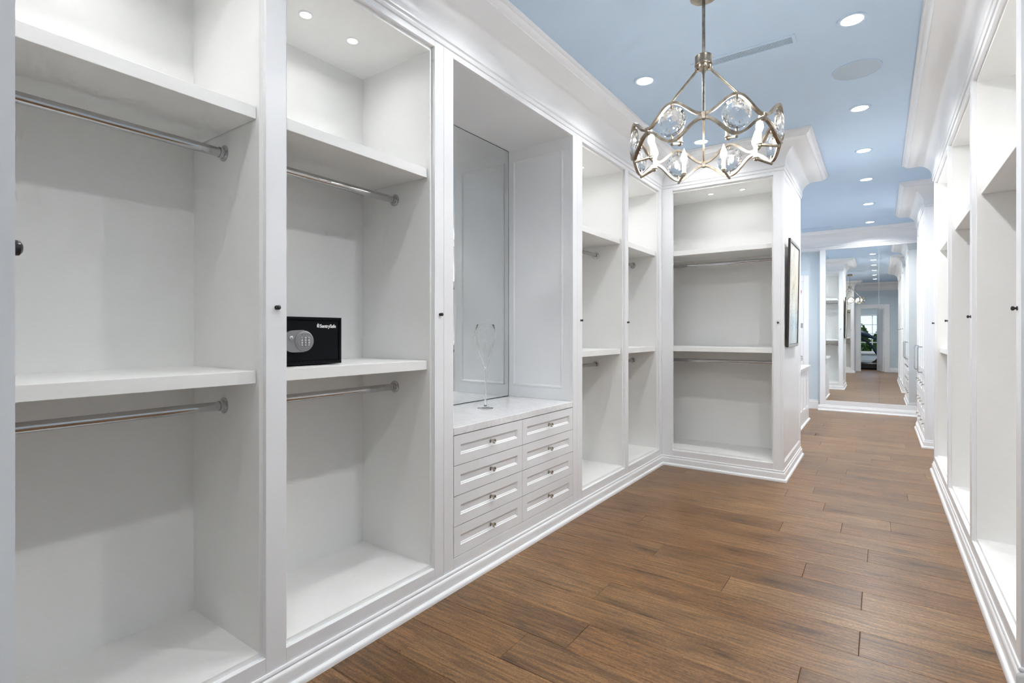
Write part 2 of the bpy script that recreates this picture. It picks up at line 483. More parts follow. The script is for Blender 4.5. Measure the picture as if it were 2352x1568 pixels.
# ---------------------------------------------------------------- cabinet parts
def knob(parent, u, z, y=0.0, s=.78, m='dark_metal', name='knob'):
    bm = lathe(bmesh.new(), [(.010 * s, 0), (.010 * s, -.003 * s), (.005 * s, -.005 * s), (.005 * s, -.008 * s), (.0085 * s, -.011 * s), (.0105 * s, -.015 * s), (.0100 * s, -.0195 * s), (.006 * s, -.0225 * s), (0, -.0235 * s)], 16, 'Y')
    return obj(name, bm, m, parent, True, loc=(u, y, z))

def cup_knob(parent, u, z, y):
    bm = lathe(bmesh.new(), [(.011, 0), (.011, -.003), (.0055, -.006), (.0055, -.014), (.012, -.018), (.0135, -.024), (.0125, -.028), (.0095, -.0285), (.007, -.0255), (0, -.0245)], 18, 'Y')
    return obj('knob', bm, 'nickel', parent, True, loc=(u, y, z))

ROD_V, ROD_R = .258, .0165
FL_MESH = None
def closet_rod(parent, u0, u1, z):
    r = obj('hanging_rod', lathe(bmesh.new(), [(ROD_R, -(u1 - u0) / 2), (ROD_R, (u1 - u0) / 2)], 28, 'X'), 'chrome', parent, True, loc=((u0 + u1) / 2, ROD_V, z))
    for s in (-1, 1):
        h = (u1 - u0) / 2
        bm = bmesh.new()
        lathe(bm, [(ROD_R, s * (h - .020)), (ROD_R + .003, s * (h - .020)), (ROD_R + .003, s * (h - .007)), (ROD_R + .006, s * (h - .005)), (.029, s * (h - .004)), (.029, s * (h - .0003)), (ROD_R, s * (h - .0003))], 28, 'X')
        obj('flange', bm, 'chrome', r, True)
    return r

def wardrobe(label, loc, rotz, width, sl, sr, shelves=(1.98, 1.078), rods=(1.907, .985), knobs=(), pucks=(), group='open hanging wardrobes', depth=.505, ext=0.0):
    """open hanging unit: u along the front, v into the unit, face at v=0; sl/sr stile widths (0 = the neighbour carries the stile)"""
    t = thing('wardrobe', label, 'wardrobe', loc, rotz, group)
    a, c = sl, width - sr                     # opening edges
    ia, ic = a + .013, c - .013               # inner faces of the side panels
    if ext: ia = -ext                         # blind corner: the inside runs on behind the neighbour
    F = .022
    if sl: box('stile', 'paint', t, 0, a, 0, F, 0, 2.66, .0012)
    if sr: box('stile', 'paint', t, c, width, 0, F, 0, 2.66, .0012)
    box('top_rail', 'paint', t, a, c, 0, F, 2.592, 2.66, .0008)
    box('bottom_rail', 'paint', t, a, c, 0, F, 0, .145, .0012)
    P_ = .0195
    box('side_panel', 'melamine', t, ia - .013, ia, P_, depth, .0, 2.66)
    box('side_panel', 'melamine', t, ic, ic + .013, P_, depth, .0, 2.66)
    box('back_panel', 'melamine', t, ia - .013, ic + .013, depth, depth + .012, .0, 2.66)
    box('top_panel', 'melamine', t, ia, ic, P_, depth, 2.573, 2.60)
    box('bottom_panel', 'melamine', t, ia, ic, P_, depth, .135, .163)
    for z in shelves:
        box('shelf', 'melamine', t, ia + .002, ic - .002, .036, depth - .001, z, z + .043, .0012)
    for z in rods:
        closet_rod(t, ia, ic, z)
    for u, in knobs:
        knob(t, u, 1.338)
    M = Matrix.Translation(loc) @ Matrix.Rotation(rotz, 4, 'Z')
    for u, lab, *mult in pucks:
        p = M @ Vector((u, .244, 2.573))
        downlight('puck_light', lab, p.x, p.y, p.z, .028, .020, PUCK_W * (mult[0] if mult else 1), 'puck lights inside the wardrobes', 160)
    return t

LR = PI / 2
# left run
wardrobe('open white wardrobe with two shelves and two chrome rods, at the picture\'s left edge', (0, .149, 0), LR, .951 - .149, .06, 0,
         pucks=((.42, 'puck light hidden above the top edge in the leftmost wardrobe', 2),))
wardrobe('open white wardrobe that holds the black safe on its middle shelf', (0, .951, 0), LR, 1.832 - .951, 1.025 - .951, 1.832 - 1.77, knobs=((.989 - .951,), (1.806 - .951,)),
         pucks=((1.258 - .951, 'puck light above the safe, closer to the wardrobe\'s left post'), (1.493 - .951, 'puck light above the safe, the one nearer the mirror niche')))
wardrobe('open white wardrobe directly to the right of the marble drawer niche', (0, 3.17, 0), LR, 3.997 - 3.17, 3.247 - 3.17, 0, knobs=((3.224 - 3.17,),),
         pucks=((.25, 'hidden puck light in the wardrobe right of the drawer niche'), (3.692 - 3.17, 'puck light just showing past the post right of the drawer niche')))
wardrobe('narrow-looking open white wardrobe in the inner corner, touching the corner wardrobe', (0, 3.997, 0), LR, 4.868 - 3.997, 4.065 - 3.997, .066, knobs=((4.042 - 3.997,),),
         pucks=((.45, 'puck light hidden in the inner corner wardrobe', 2),))
# returns
wardrobe('open white wardrobe facing the camera at the end of the left run', (.0, 4.87, 0), 0, 1.021, .105, .058, knobs=((1.0,),), ext=.46,
         pucks=((.389, 'puck light on the left in the wardrobe facing the camera'), (.671, 'puck light on the right in the wardrobe facing the camera')))
wardrobe('open white wardrobe on the back of the projecting corner unit, seen in the end mirror', (1.021, 6.03, 0), PI, 1.021, .058, .105, knobs=((.02,),),
         pucks=((.5, 'puck light in the rear wardrobe seen in the end mirror', 2),))
wardrobe('open white wardrobe beside the camera whose knob peeks past the picture\'s left edge', (1.021, .127, 0), PI, 1.020, .058, .105,
         pucks=((.5, 'puck light in the wardrobe beside the camera', 2),))

# panelled ends of the two projecting units
def end_panel(label, y0, y1, knob_y=None):
    t = thing('end_panel', label, 'panel', (1.041, (y0 + y1) / 2, 0), PI / 2)
    h = (y1 - y0) / 2
    bm = bmesh.new(); panelled(bm, -h, h, 0, 2.66, .0195, .05, .016, .008)
    # raise the lower edge of the panel field above the baseboard
    for v in bm.verts:
        if v.co.z < .12 and v.co.z > .01: v.co.z += .10
        elif 2.5 < v.co.z < 2.659: v.co.z -= .035
    obj('panel', bm, 'paint', t)
    return t
end_panel('white moulded side panel of the corner wardrobe, behind the framed picture', 4.871, 6.029)
end_panel('white moulded side panel filling the picture\'s far left edge', -.856, .126)
# knob of the near unit on its post (a part of that wardrobe)
near = [o for o in COL.objects if o.name.startswith('wardrobe') and 'beside the camera' in o.get('label', '')][0]
knob(near, 1.021 - .972, 1.338)

# right run, from the camera inwards (u runs toward the camera)
RR = -PI / 2
wardrobe('tall open white wardrobe nearest the camera in the right-hand run', (XR, 3.67, 0), RR, 3.67 - 2.512, 0, .055, shelves=(1.98,), rods=(1.907,), knobs=((3.67 - 2.545,),), group='open wardrobes of the right-hand run',
         pucks=((.6, 'puck light in the right run\'s nearest wardrobe', 2),))
wardrobe('tall open white wardrobe in the middle of the right-hand run', (XR, 4.83, 0), RR, 4.83 - 3.67, 0, .07, shelves=(1.98,), rods=(1.907,), knobs=((4.83 - 3.70,),), group='open wardrobes of the right-hand run',
         pucks=((.6, 'puck light in the right run\'s middle wardrobe', 2),))
wardrobe('open white wardrobe with two shelves at the far end of the right-hand run', (XR, 6.01, 0), RR, 6.01 - 4.83, .05, .07, knobs=((6.01 - 4.86,), (.03,)), group='open wardrobes of the right-hand run',
         pucks=((.6, 'puck light in the right run\'s far wardrobe', 2),))
box_t = box('end_panel', 'paint', None, XR, 2.62, 2.491, 2.511, 0, 2.66, .001); tag(box_t, 'plain white end panel of the right run at the picture\'s right edge', 'panel')
box_t = box('end_panel', 'paint', None, XR, 2.62, 6.011, 6.029, 0, 2.66, .001); tag(box_t, 'plain white end panel at the far end of the right run', 'panel')

# ---------------------------------------------------------------- drawer niche
def drawer(parent, u0, u1, z0, z1, knobs_u, y=0.0, thick=.018, fw=.048):
    g = .0018
    bm = bmesh.new(); panelled(bm, u0 + g, u1 - g, z0 + g, z1 - g, thick, fw, .012, .009, y)
    d = obj('drawer', bm, 'paint', parent)
    for ku in knobs_u:
        cup_knob(d, ku, (z0 + z1) / 2, y + .009)
    return d

VY = 1.833
t = thing('drawer_cabinet', 'white cabinet with eight small drawers below the mirror niche', 'cabinet', (0, VY, 0), LR)
VW = 3.169 - VY; a, c = 1.902 - VY, 3.109 - VY
box('stile', 'paint', t, 0, a - .002, 0, .022, 0, 2.66, .0012)
box('stile', 'paint', t, c + .002, VW, 0, .022, 0, 2.66, .0012)
box('top_rail', 'paint', t, a - .002, c + .002, 0, .022, 2.592, 2.66, .0008)
box('bottom_rail', 'paint', t, a - .002, c + .002, 0, .022, 0, .1455, .001)
box('carcass', 'gap', t, a - .002, c + .002, .0215, .545, .1, .738)
for s, (p0, p1) in (('l', (a - .02, a - .002)), ('r', (c + .002, c + .02))):
    o = box('side_panel', 'paint', t, p0, p1, .022, .545, 0, 2.66)
    bm = bmesh.new()
    side = 1 if s == 'l' else -1
    x_in = p1 if s == 'l' else p0
    # applied moulding rectangle on the niche side
    prof = [(0, 0), (.002, .006), (.010, .008), (.016, .004), (.020, 0)]
    rings = []
    for ins, h in prof:
        rings.append([bm.verts.new((x_in + side * h, yy, zz)) for yy, zz in ((.077 + ins, .868 + ins), (.50 - ins, .868 + ins), (.50 - ins, 2.512 - ins), (.077 + ins, 2.512 - ins))])
    for A, B in zip(rings, rings[1:]):
        for k in range(4):
            j = (k + 1) % 4; bm.faces.new((A[k], A[j], B[j], B[k]))
    obj('moulding', bm, 'paint', o)
box('top_panel', 'paint', t, a - .002, c + .002, .022, .545, 2.592, 2.61)
box('back_panel', 'paint', t, a - .002, c + .002, .5445, .556, .1, 2.61)
ZR = [.147, .297, .4465, .596, .7455]
for col_, (u0, u1, ku) in enumerate(((a, 2.5 - VY, 2.209 - VY), (2.5 - VY, c, 2.809 - VY))):
    for k in range(4):
        drawer(t, u0, u1, ZR[k], ZR[k + 1], (ku,))
w = box('marble_worktop', 'marble', None, -.5375, .0005, 1.9015, 3.1095, .7475, .784, .0015)
tag(w, 'white veined marble worktop over the eight drawers', 'worktop')
t = thing('niche_mirror', 'tall mirror at the back of the marble drawer niche', 'mirror', (-.5435, 1.9015, .785), 0)
box('backing', 'mirror_edge', t, 0, .005, 0, 3.1095 - 1.9015, 0, 1.8065)
box('silvered_face', 'niche_glass', t, .005, .0056, .004, 3.1095 - 1.9015 - .004, .004, 1.8025)

# ---------------------------------------------------------------- tall cabinet with doors and drawers (right, far)
t = thing('tall_cabinet', 'tall white cabinet with chrome handles and rows of small drawers beside the mirror', 'cabinet', (XR, 8.64, 0), RR)
TW = 8.64 - 7.19
box('carcass', 'paint', t, .0, TW, .020, .615, 0, 2.66)
box('stile', 'paint', t, 0, .06, 0, .02, 0, 2.66, .001); box('stile', 'paint', t, TW - .06, TW, 0, .02, 0, 2.66, .001)
box('top_rail', 'paint', t, .06, TW - .06, 0, .02, 2.56, 2.66, .001); box('bottom_rail', 'paint', t, .06, TW - .06, 0, .02, 0, .12, .001)
dw = (TW - .12) / 4
for k in range(4):
    u0 = .06 + k * dw; bm = bmesh.new(); panelled(bm, u0 + .0015, u0 + dw - .0015, .785, 2.558, .0195, .06, .014, .009)
    d = obj('door', bm, 'paint', t)
    hu = u0 + dw - .035 if k % 2 == 0 else u0 + .035
    bm = bmesh.new(); tube(bm, [(hu, 0, .80), (hu, -.035, .80), (hu, -.042, .81), (hu, -.042, 1.08), (hu, -.035, 1.09), (hu, 0, 1.09)], .006, 10)
    obj('handle', bm, 'chrome', d, True)
    for kz in range(3):
        z0 = .122 + kz * .22; drawer(t, u0, u0 + dw, z0, z0 + .22, (u0 + dw / 2,), 0, .0195, .035)
# moulded rear side facing the mirror
bm = bmesh.new()
for A_, B_ in ((.10, .52),):
    rings = []
    for ins, h in [(0, 0), (.004, .007), (.012, .009), (.02, .004), (.024, 0)]:
        rings.append([bm.verts.new((-h, yy, zz)) for yy, zz in ((A_ + ins, .20 + ins), (B_ - ins, .20 + ins), (B_ - ins, 2.5 - ins), (A_ + ins, 2.5 - ins))])
    for A, B in zip(rings, rings[1:]):
        for k in range(4):
            j = (k + 1) % 4; bm.faces.new((A[k], A[j], B[j], B[k]))
obj('side_moulding', bm, 'paint', t)

# ---------------------------------------------------------------- low cabinet with marble top in the far alcove
t = thing('low_cabinet', 'low white panelled cabinet under marble, half hidden past the framed picture', 'cabinet', (.86, 7.2, 0), LR)
LW = 8.64 - 7.2
box('carcass', 'paint', t, 0, LW, .02, 1.40, 0, .748)
box('bottom_rail', 'paint', t, 0, LW, 0, .02, 0, .16, .001); box('stile', 'paint', t, 0, .05, 0, .02, .16, .748, .001); box('stile', 'paint', t, LW - .05, LW, 0, .02, .16, .748, .001)
for k in range(4):
    dw = (LW - .1) / 4; u0 = .05 + k * dw
    bm = bmesh.new(); panelled(bm, u0 + .001, u0 + dw - .001, .161, .747, .0195, .045, .014, .009); obj('door', bm, 'paint', t)
obj('shoe', sweep(bmesh.new(), [(-.0, -.0), (LW, 0)], [(0, 0), (.02, 0), (.02, .010), (.012, .02), (0, .022)]), 'paint', t)
w = box('marble_worktop', 'marble', None, -.55, .888, 7.18, 8.67, .7485, .785, .0015)
tag(w, 'white marble top of the low cabinet past the framed picture', 'worktop')

# white door in the far alcove
d = struct(link(bpy.data.objects.new('door_2', None)), 'white door on the blue wall beyond the low cabinet')
d.location = (.14, 9.9, 0)
box('casing', 'paint', d, .52, .60, -.02, 0, 0, 2.21, .003); box('casing', 'paint', d, -.60, -.52, -.02, 0, 0, 2.21, .003); box('casing', 'paint', d, -.52, .52, -.02, 0, 2.12, 2.21, .003)
bm = bmesh.new(); panelled(bm, -.52, .52, .005, 2.12, .008, .10, .014, .004, -.010); obj('door_leaf', bm, 'paint', d)
p_ = box('switch_plate', 'plate_grey', d, .468, .512, -.014, -.010, 1.335, 1.415, .001); box('rocker', 'plate_grey', p_, .480, .500, -.017, -.014, 1.355, 1.395, .001)
p_ = box('outlet_plate', 'plate_grey', d, .462, .506, -.014, -.010, .79, .87, .001)
for dz in (.81, .842): box('socket', 'white_print', p_, .474, .494, -.0155, -.014, dz - .009, dz + .009, .001)
bm = bmesh.new(); bx(bm, .470, .476, -.0112, -.0104, 1.90, 1.925); bx(bm, .482, .490, -.0112, -.0104, 1.90, 1.915); bx(bm, .472, .486, -.0112, -.0104, 1.935, 1.943); bx(bm, .484, .492, -.0112, -.0104, 1.925, 1.97); bx(bm, .470, .478, -.0112, -.0104, 1.955, 1.985)
obj('red_marks', bm, 'red_print', d)

# ---------------------------------------------------------------- ceiling fittings
def slot_vent(label, x0, x1, y0, y1, slots):
    t = thing('air_vent', label, 'vent', ((x0 + x1) / 2, (y0 + y1) / 2, ZC))
    hx, hy = (x1 - x0) / 2, (y1 - y0) / 2
    bm = bmesh.new()
    for q in ((-hx, hx, -hy, -hy + .018), (-hx, hx, hy - .018, hy), (-hx, -hx + .018, -hy + .018, hy - .018), (hx - .018, hx, -hy + .018, hy - .018)):
        bx(bm, q[0], q[1], q[2], q[3], -.004, 0)
    obj('frame', bm, 'ceiling_paint', t)
    box('backing', 'gap', t, -hx + .018, hx - .018, -hy + .018, hy - .018, -.0012, 0)
    pitch = (2 * hy - .036) / slots
    for k in range(slots):
        yc = -hy + .018 + pitch * (k + .5)
        box('slat', 'ceiling_paint', t, -hx + .018, hx - .018, yc - pitch * .27, yc + pitch * .27, -.0026, -.0013)
    return t
slot_vent('long slotted air vent in the blue ceiling behind the chandelier', .77, 1.325, 3.172, 3.278, 7)
slot_vent('slim slotted air vent in the ceiling just before the end mirrors', .70, 1.12, 9.18, 9.26, 4)
slot_vent('slotted air vent near the doorway, seen only in the end mirror', .72, 1.30, .86, .96, 6)
t = thing('ceiling_speaker', 'large round flush speaker grille in the blue ceiling', 'speaker', (1.585, 3.83, ZC))
obj('grille', lathe(bmesh.new(), [(0, -.004), (.124, -.004), (.126, -.003)], 48), 'grille', t, True)
obj('rim', lathe(bmesh.new(), [(.126, 0), (.126, -.0045), (.131, -.0045), (.132, 0)], 48), 'ceiling_paint', t, True)

# ---------------------------------------------------------------- chandelier
CX_, CY_ = 1.0268, 2.50
t = thing('chandelier', 'silver ring chandelier with eight round crystals and candle bulbs', 'chandelier', (CX_, CY_, 0))
R = .328; ZJ = 2.140
face = math.atan2(0 - CY_, 1.70 - CX_)          # the joint that faces the camera
obj('canopy', lathe(bmesh.new(), [(0, ZC - .001), (.062, ZC - .001), (.064, ZC - .02), (.060, ZC - .05), (.030, ZC - .06), (0, ZC - .06)], 32), 'aged_silver', t, True)
obj('stem', lathe(bmesh.new(), [(.0075, 2.535), (.0075, ZC - .055)], 14), 'aged_silver', t, True)
hub = obj('hub', lathe(bmesh.new(), [(0, 2.548), (.036, 2.548), (.039, 2.545), (.039, 2.512), (.040, 2.510), (.040, 2.504), (.033, 2.502), (.033, 2.490), (0, 2.488)], 28), 'aged_silver', t, True)
for k in range(4):
    a = face + k * PI / 2; ca, sa = math.cos(a), math.sin(a)
    r = obj('rod', tube(bmesh.new(), [(ca * .028, sa * .028, 2.486), (ca * (R - .008), sa * (R - .008), ZJ + .014)], .0058, 10), 'aged_silver', t, True)
    obj('pivot', lathe(bmesh.new(), [(0, -.011), (.008, -.008), (.011, 0), (.008, .008), (0, .011)], 12, 'Z', (ca * .028, sa * .028, 2.488)), 'aged_silver', r, True)
def band(sgn):
    bm = bmesh.new(); NS = 256; rings = []
    def P(i):
        th = 2 * PI * i / NS
        w = (1 - math.cos(8 * th)) / 2
        w = w ** 1.05
        return Vector((R * math.cos(face + th), R * math.sin(face + th), ZJ + sgn * (.0075 + .072 * w)))
    for i in range(NS):
        p = P(i); tg = (P(i + 1) - P(i - 1)).normalized(); rad = Vector((p.x, p.y, 0)).normalized()
        nrm = tg.cross(rad).normalized()
        rings.append([bm.verts.new(p + rad * x + nrm * y) for x, y in ((-.007, -.0055), (.007, -.0055), (.007, .0055), (-.007, .0055))])
    for i in range(NS):
        A, B = rings[i], rings[(i + 1) % NS]
        for k in range(4):
            j = (k + 1) % 4; bm.faces.new((A[k], A[j], B[j], B[k]))
    return bm
obj('upper_band', band(1), 'aged_silver', t, True); obj('lower_band', band(-1), 'aged_silver', t, True)
# shared meshes
def mesh_of(bm, material, name, smooth=True):
    o = obj(name, bm, material, None, smooth); me = o.data; bpy.data.objects.remove(o); return me
bmj = bx(bmesh.new(), -.010, .010, -.009, .009, -.017, .017, .003)
ME_J = mesh_of(bmj, 'aged_silver', 'clasp')
# faceted crystal: a round table cut on both faces, axis X
bm = bmesh.new(); RC = .061
def ringv(r, x, nseg, off): return [bm.verts.new((x, r * math.cos(2 * PI * (i + off) / nseg), r * math.sin(2 * PI * (i + off) / nseg))) for i in range(nseg)]
g0 = ringv(RC, -.002, 32, 0); g1 = ringv(RC, .002, 32, 0)
f1 = ringv(RC * .80, .008, 16, .5); f2 = ringv(RC * .50, .0125, 16, 0); f3 = bm.verts.new((.015, 0, 0))
k1 = ringv(RC * .78, -.008, 16, 0); k2 = ringv(RC * .46, -.0135, 16, .5); k3 = bm.verts.new((-.016, 0, 0))
for i in range(32): bm.faces.new((g0[i], g0[(i + 1) % 32], g1[(i + 1) % 32], g1[i]))
def cut(outer, inner, mid, sgn, off):
    for i in range(16):
        o0, o1, o2 = outer[(2 * i + off) % 32], outer[(2 * i + 1 + off) % 32], outer[(2 * i + 2 + off) % 32]
        bm.faces.new((o0, o1, inner[i])); bm.faces.new((o1, o2, inner[i])); bm.faces.new((o2, inner[(i + 1) % 16], inner[i]))
        bm.faces.new((inner[i], inner[(i + 1) % 16], mid[i if off else (i + 1) % 16]))
cut(g1, f1, f2, 1, 0)
for i in range(16):
    j = (i + 1) % 16
    bm.faces.new((f1[i], f2[i], f2[j])) if False else None
    bm.faces.new((f2[i], f2[j], f1[i])); bm.faces.new((f2[i], f2[j], f3))
for i in range(16):
    j = (i + 1) % 16
    o0, o1, o2 = g0[(2 * i - 1) % 32], g0[2 * i % 32], g0[(2 * i + 1) % 32]
    bm.faces.new((o0, o1, k1[i])); bm.faces.new((o1, o2, k1[i])); bm.faces.new((o2, k1[j], k1[i]))
    bm.faces.new((k1[i], k1[j], k2[i])); bm.faces.new((k2[i], k2[j], k1[j])); bm.faces.new((k2[i], k2[j], k3))
bmesh.ops.remove_doubles(bm, verts=bm.verts[:], dist=1e-6)
ME_C = mesh_of(bm, 'crystal', 'crystal', False)
ME_P = mesh_of(bx(bmesh.new(), -.0075, .0075, -.0035, .0035, -.011, .011, .0015), 'aged_silver', 'prong')
bm = bmesh.new(); tube(bm, [(0, 0, -.016), (-.078, 0, .008)], .006, 10); tube(bm, [(-.072, 0, .004), (-.084, 0, .009)], .009, 10)
ME_A = mesh_of(bm, 'aged_silver', 'candle_arm')
ME_S = mesh_of(lathe(bmesh.new(), [(0, 0), (.013, 0), (.013, .004), (.0095, .006), (.0095, .052), (0, .052)], 16), 'sleeve', 'candle_sleeve')
ME_B = mesh_of(lathe(bmesh.new(), [(.006, 0), (.010, .006), (.0155, .018), (.0165, .028), (.013, .044), (.007, .060), (.0025, .074), (0, .079)], 10), 'bulb', 'bulb')
for k in range(8):
    a = face + k * PI / 4
    j = link(bpy.data.objects.new('clasp', ME_J), t); j.location = (R * math.cos(a), R * math.sin(a), ZJ); j.rotation_euler = (0, 0, a)
    b_ = a + PI / 8; ca, sa = math.cos(b_), math.sin(b_)
    c = link(bpy.data.objects.new('crystal', ME_C), t); c.location = (R * ca, R * sa, ZJ); c.rotation_euler = (0, 0, b_)
    for s in (-1, 1):
        p = link(bpy.data.objects.new('prong', ME_P), c); p.location = (0, 0, s * .066)
    arm = link(bpy.data.objects.new('candle_arm', ME_A), t); arm.location = (R * ca, R * sa, ZJ - .078); arm.rotation_euler = (0, 0, b_)
    sl = link(bpy.data.objects.new('candle_sleeve', ME_S), arm); sl.location = (-.080, 0, .012)
    bu = link(bpy.data.objects.new('bulb', ME_B), arm); bu.location = (-.080, 0, .062)

# ---------------------------------------------------------------- framed picture
t = thing('framed_picture', 'dark framed abstract picture hanging on the white side panel', 'picture', (1.052, 5.30, 1.595), PI / 2)
t.rotation_euler = (math.radians(1.0), 0, PI / 2)
w2, h2 = .318, .468
for q in ((-w2, -w2 + .03, -h2, h2), (w2 - .03, w2, -h2, h2), (-w2 + .03, w2 - .03, -h2, -h2 + .03), (-w2 + .03, w2 - .03, h2 - .03, h2)):
    box('frame_bar', 'frame_brown', t, q[0], q[1], -.020, -.002, q[2], q[3], .0015)
for q in ((-w2 + .002, -w2 + .026, -h2 + .002, h2 - .002), (w2 - .026, w2 - .002, -h2 + .002, h2 - .002), (-w2 + .026, w2 - .026, -h2 + .002, -h2 + .026), (-w2 + .026, w2 - .026, h2 - .026, h2 - .002)):
    box('silver_face', 'frame_silver', t, q[0], q[1], -.0222, -.020, q[2], q[3], .0005)
box('artwork', 'artwork', t, -w2 + .03, w2 - .03, -.015, -.006, -h2 + .03, h2 - .03)

# ---------------------------------------------------------------- safe
SX, SY, SZ = -.134, 1.062, 1.1232
t = thing('safe', 'small black electronic safe with grey keypad on the middle shelf', 'safe', (SX, SY, SZ), LR)
SW, SH = 1.354 - SY, .190
bm = bmesh.new(); bx(bm, 0, SW, 0.006, .22, .002, SH, .006)
obj('body', bm, 'safe_black', t)
bm = bmesh.new()
A = rect_frame(bm, 0, SW, .002, SH, [(.002, .006), (.0, .003), (.002, 0), (.010, 0), (.012, .004), (.012, .012)])
obj('rim', bm, 'safe_black', t)
dr = box('door', 'safe_black', t, .0155, SW - .0155, .003, .012, .0195, SH - .0165, .001)
ky, kz = 1.174 - SY, .0955
bm = bmesh.new()
poly = [(ky - .0, kz + .043)]
for i in range(0, 13):
    a = PI / 2 + PI * i / 12
    poly.append((ky - .042 + .050 * math.cos(a), kz - .001 + .042 * math.sin(a)))
poly.append((ky, kz - .043))
ngon_prism(bm, poly, 'Y', -.010, .003)
pl = obj('keypad_plate', bm, 'safe_grey', t)
obj('dial', lathe(bmesh.new(), [(.041, .003), (.041, -.010), (.039, -.014), (.034, -.0155), (.0335, -.0145), (.032, -.0145), (.031, -.016), (0, -.016)], 40, 'Y', (ky, 0, kz)), 'safe_grey', pl, True)
ME_K = mesh_of(lathe(bmesh.new(), [(.0052, -.015), (.0050, -.018), (.0035, -.0205), (0, -.0215)], 12, 'Y'), 'key', 'key')
ME_I = mesh_of(lathe(bmesh.new(), [(.0016, -.0158), (.0016, -.0168), (0, -.0168)], 8, 'Y'), 'black', 'indicator_light')
for i in range(3):
    q = link(bpy.data.objects.new('indicator_light', ME_I), pl); q.location = (ky + (i - 1) * .0125, 0, kz + .0245)
    for j_ in range(4):
        q = link(bpy.data.objects.new('key', ME_K), pl); q.location = (ky + (i - 1) * .0145, 0, kz + .0125 - j_ * .0093)
lk = obj('lock', lathe(bmesh.new(), [(.0085, -.008), (.0085, -.0125), (.0065, -.014), (0, -.014)], 20, 'Y', (ky - .0545, 0, kz + .012)), 'key', pl, True)
bm = bmesh.new(); bx(bm, ky - .0565, ky - .0525, -.0146, -.014, kz + .0105, kz + .0135); obj('keyhole', bm, 'black', pl)
def text(body, size, parent, m, loc, rot, bold=0.0, sx=1.0, name='lettering'):
    cu = bpy.data.curves.new(name, 'FONT'); cu.body = body; cu.size = size; cu.extrude = .0003; cu.offset = bold; cu.space_character = .92
    o = bpy.data.objects.new(name, cu); COL.objects.link(o)
    bpy.context.view_layer.update()
    me = bpy.data.meshes.new_from_object(o.evaluated_get(bpy.context.evaluated_depsgraph_get()))
    bpy.data.objects.remove(o)
    me.materials.clear(); me.materials.append(MATS[m])
    o = bpy.data.objects.new(name, me); o.location = loc; o.rotation_euler = rot; o.scale = (sx, 1, 1)
    return link(o, parent)
# lettering spans local u .184 - .268 on the safe door
lt = text('SentrySafe', .019, dr, 'white_print', (.1895, .0024, SH - .0415), (PI / 2, 0, 0), .00045)
wtx = max(v.co.x for v in lt.data.vertices)
lt.scale = (.0755 / wtx, 1, 1)
# flame-shaped emblem before the word
bm = bmesh.new()
ngon_prism(bm, [(.1765, SH - .0365), (.1772, SH - .0310), (.1795, SH - .0275), (.1822, SH - .0242), (.1818, SH - .0290), (.1812, SH - .0330), (.1820, SH - .0385), (.1835, SH - .0415), (.1800, SH - .0410), (.1775, SH - .0395)], 'Y', .0020, .0030)
ngon_prism(bm, [(.1835, SH - .0290), (.1862, SH - .0262), (.1866, SH - .0330), (.1862, SH - .0415), (.1842, SH - .0410), (.1832, SH - .0360)], 'Y', .0020, .0030)
obj('flame_emblem', bm, 'white_print', dr)

# ---------------------------------------------------------------- flute glass
gp = [(.0, .0), (.048, .0), (.049, .0015), (.030, .004), (.012, .009), (.0075, .018), (.0058, .05), (.0052, .12), (.0062, .205), (.0085, .238), (.0145, .266), (.0300, .314), (.0500, .361), (.0615, .400), (.0670, .440), (.0650, .475), (.0545, .518),
      (.0535, .519), (.0528, .518), (.0634, .475), (.0653, .440), (.0598, .400), (.0482, .361), (.0282, .314), (.0125, .266), (.006, .246), (0, .240)]
g = obj('champagne_flute', lathe(bmesh.new(), gp, 48), 'glass', None, 'all', loc=(-.295, 2.525, .7842))
tag(g, 'tall clear champagne flute standing on the marble worktop', 'glass')

# ---------------------------------------------------------------- behind the camera, reflected in the end mirrors
GY = -3.6
def gbox(nm, m, *a): return struct(box(nm, m, None, *a))
gbox('floor_gym', 'oak', -.3, 3.3, GY, -.98, -.05, -.0005)
gbox('ceiling_gym', 'paint', -.3, 3.3, GY, -.98, 2.75, 2.85)
gbox('wall_gym_left', 'wall_paint', -.4, -.3, GY, -.98, -.05, 2.85)
gbox('wall_gym_right', 'wall_paint', 3.3, 3.4, GY, -.98, -.05, 2.85)
WX0, WX1, WZ0, WZ1 = 1.06, 2.26, .53, 1.93
bm = bmesh.new(); bx(bm, -.3, WX0, GY - .12, GY, -.05, 2.85); bx(bm, WX1, 3.3, GY - .12, GY, -.05, 2.85); bx(bm, WX0, WX1, GY - .12, GY, -.05, WZ0); bx(bm, WX0, WX1, GY - .12, GY, WZ1, 2.85)
struct(obj('wall_gym_back', bm, 'wall_paint'))
wn = struct(link(bpy.data.objects.new('window_1', None)), 'white gridded window seen in the end mirror through the doorway')
for q in ((WX0, WX0 + .06, WZ0, WZ1), (WX1 - .06, WX1, WZ0, WZ1), (WX0 + .06, WX1 - .06, WZ0, WZ0 + .05), (WX0 + .06, WX1 - .06, WZ1 - .05, WZ1)):
    box('window_frame', 'paint', wn, q[0], q[1], GY - .08, GY + .01, q[2], q[3], .003)
pw = (WX1 - WX0 - .12) / 3; ph = (WZ1 - WZ0 - .10) / 4
for k in range(1, 3): box('muntin', 'paint', wn, WX0 + .06 + k * pw - .014, WX0 + .06 + k * pw + .014, GY - .07, GY - .03, WZ0 + .05, WZ1 - .05)
for k in range(1, 4): box('muntin', 'paint', wn, WX0 + .06, WX1 - .06, GY - .068, GY - .032, WZ0 + .05 + k * ph - .014, WZ0 + .05 + k * ph + .014)
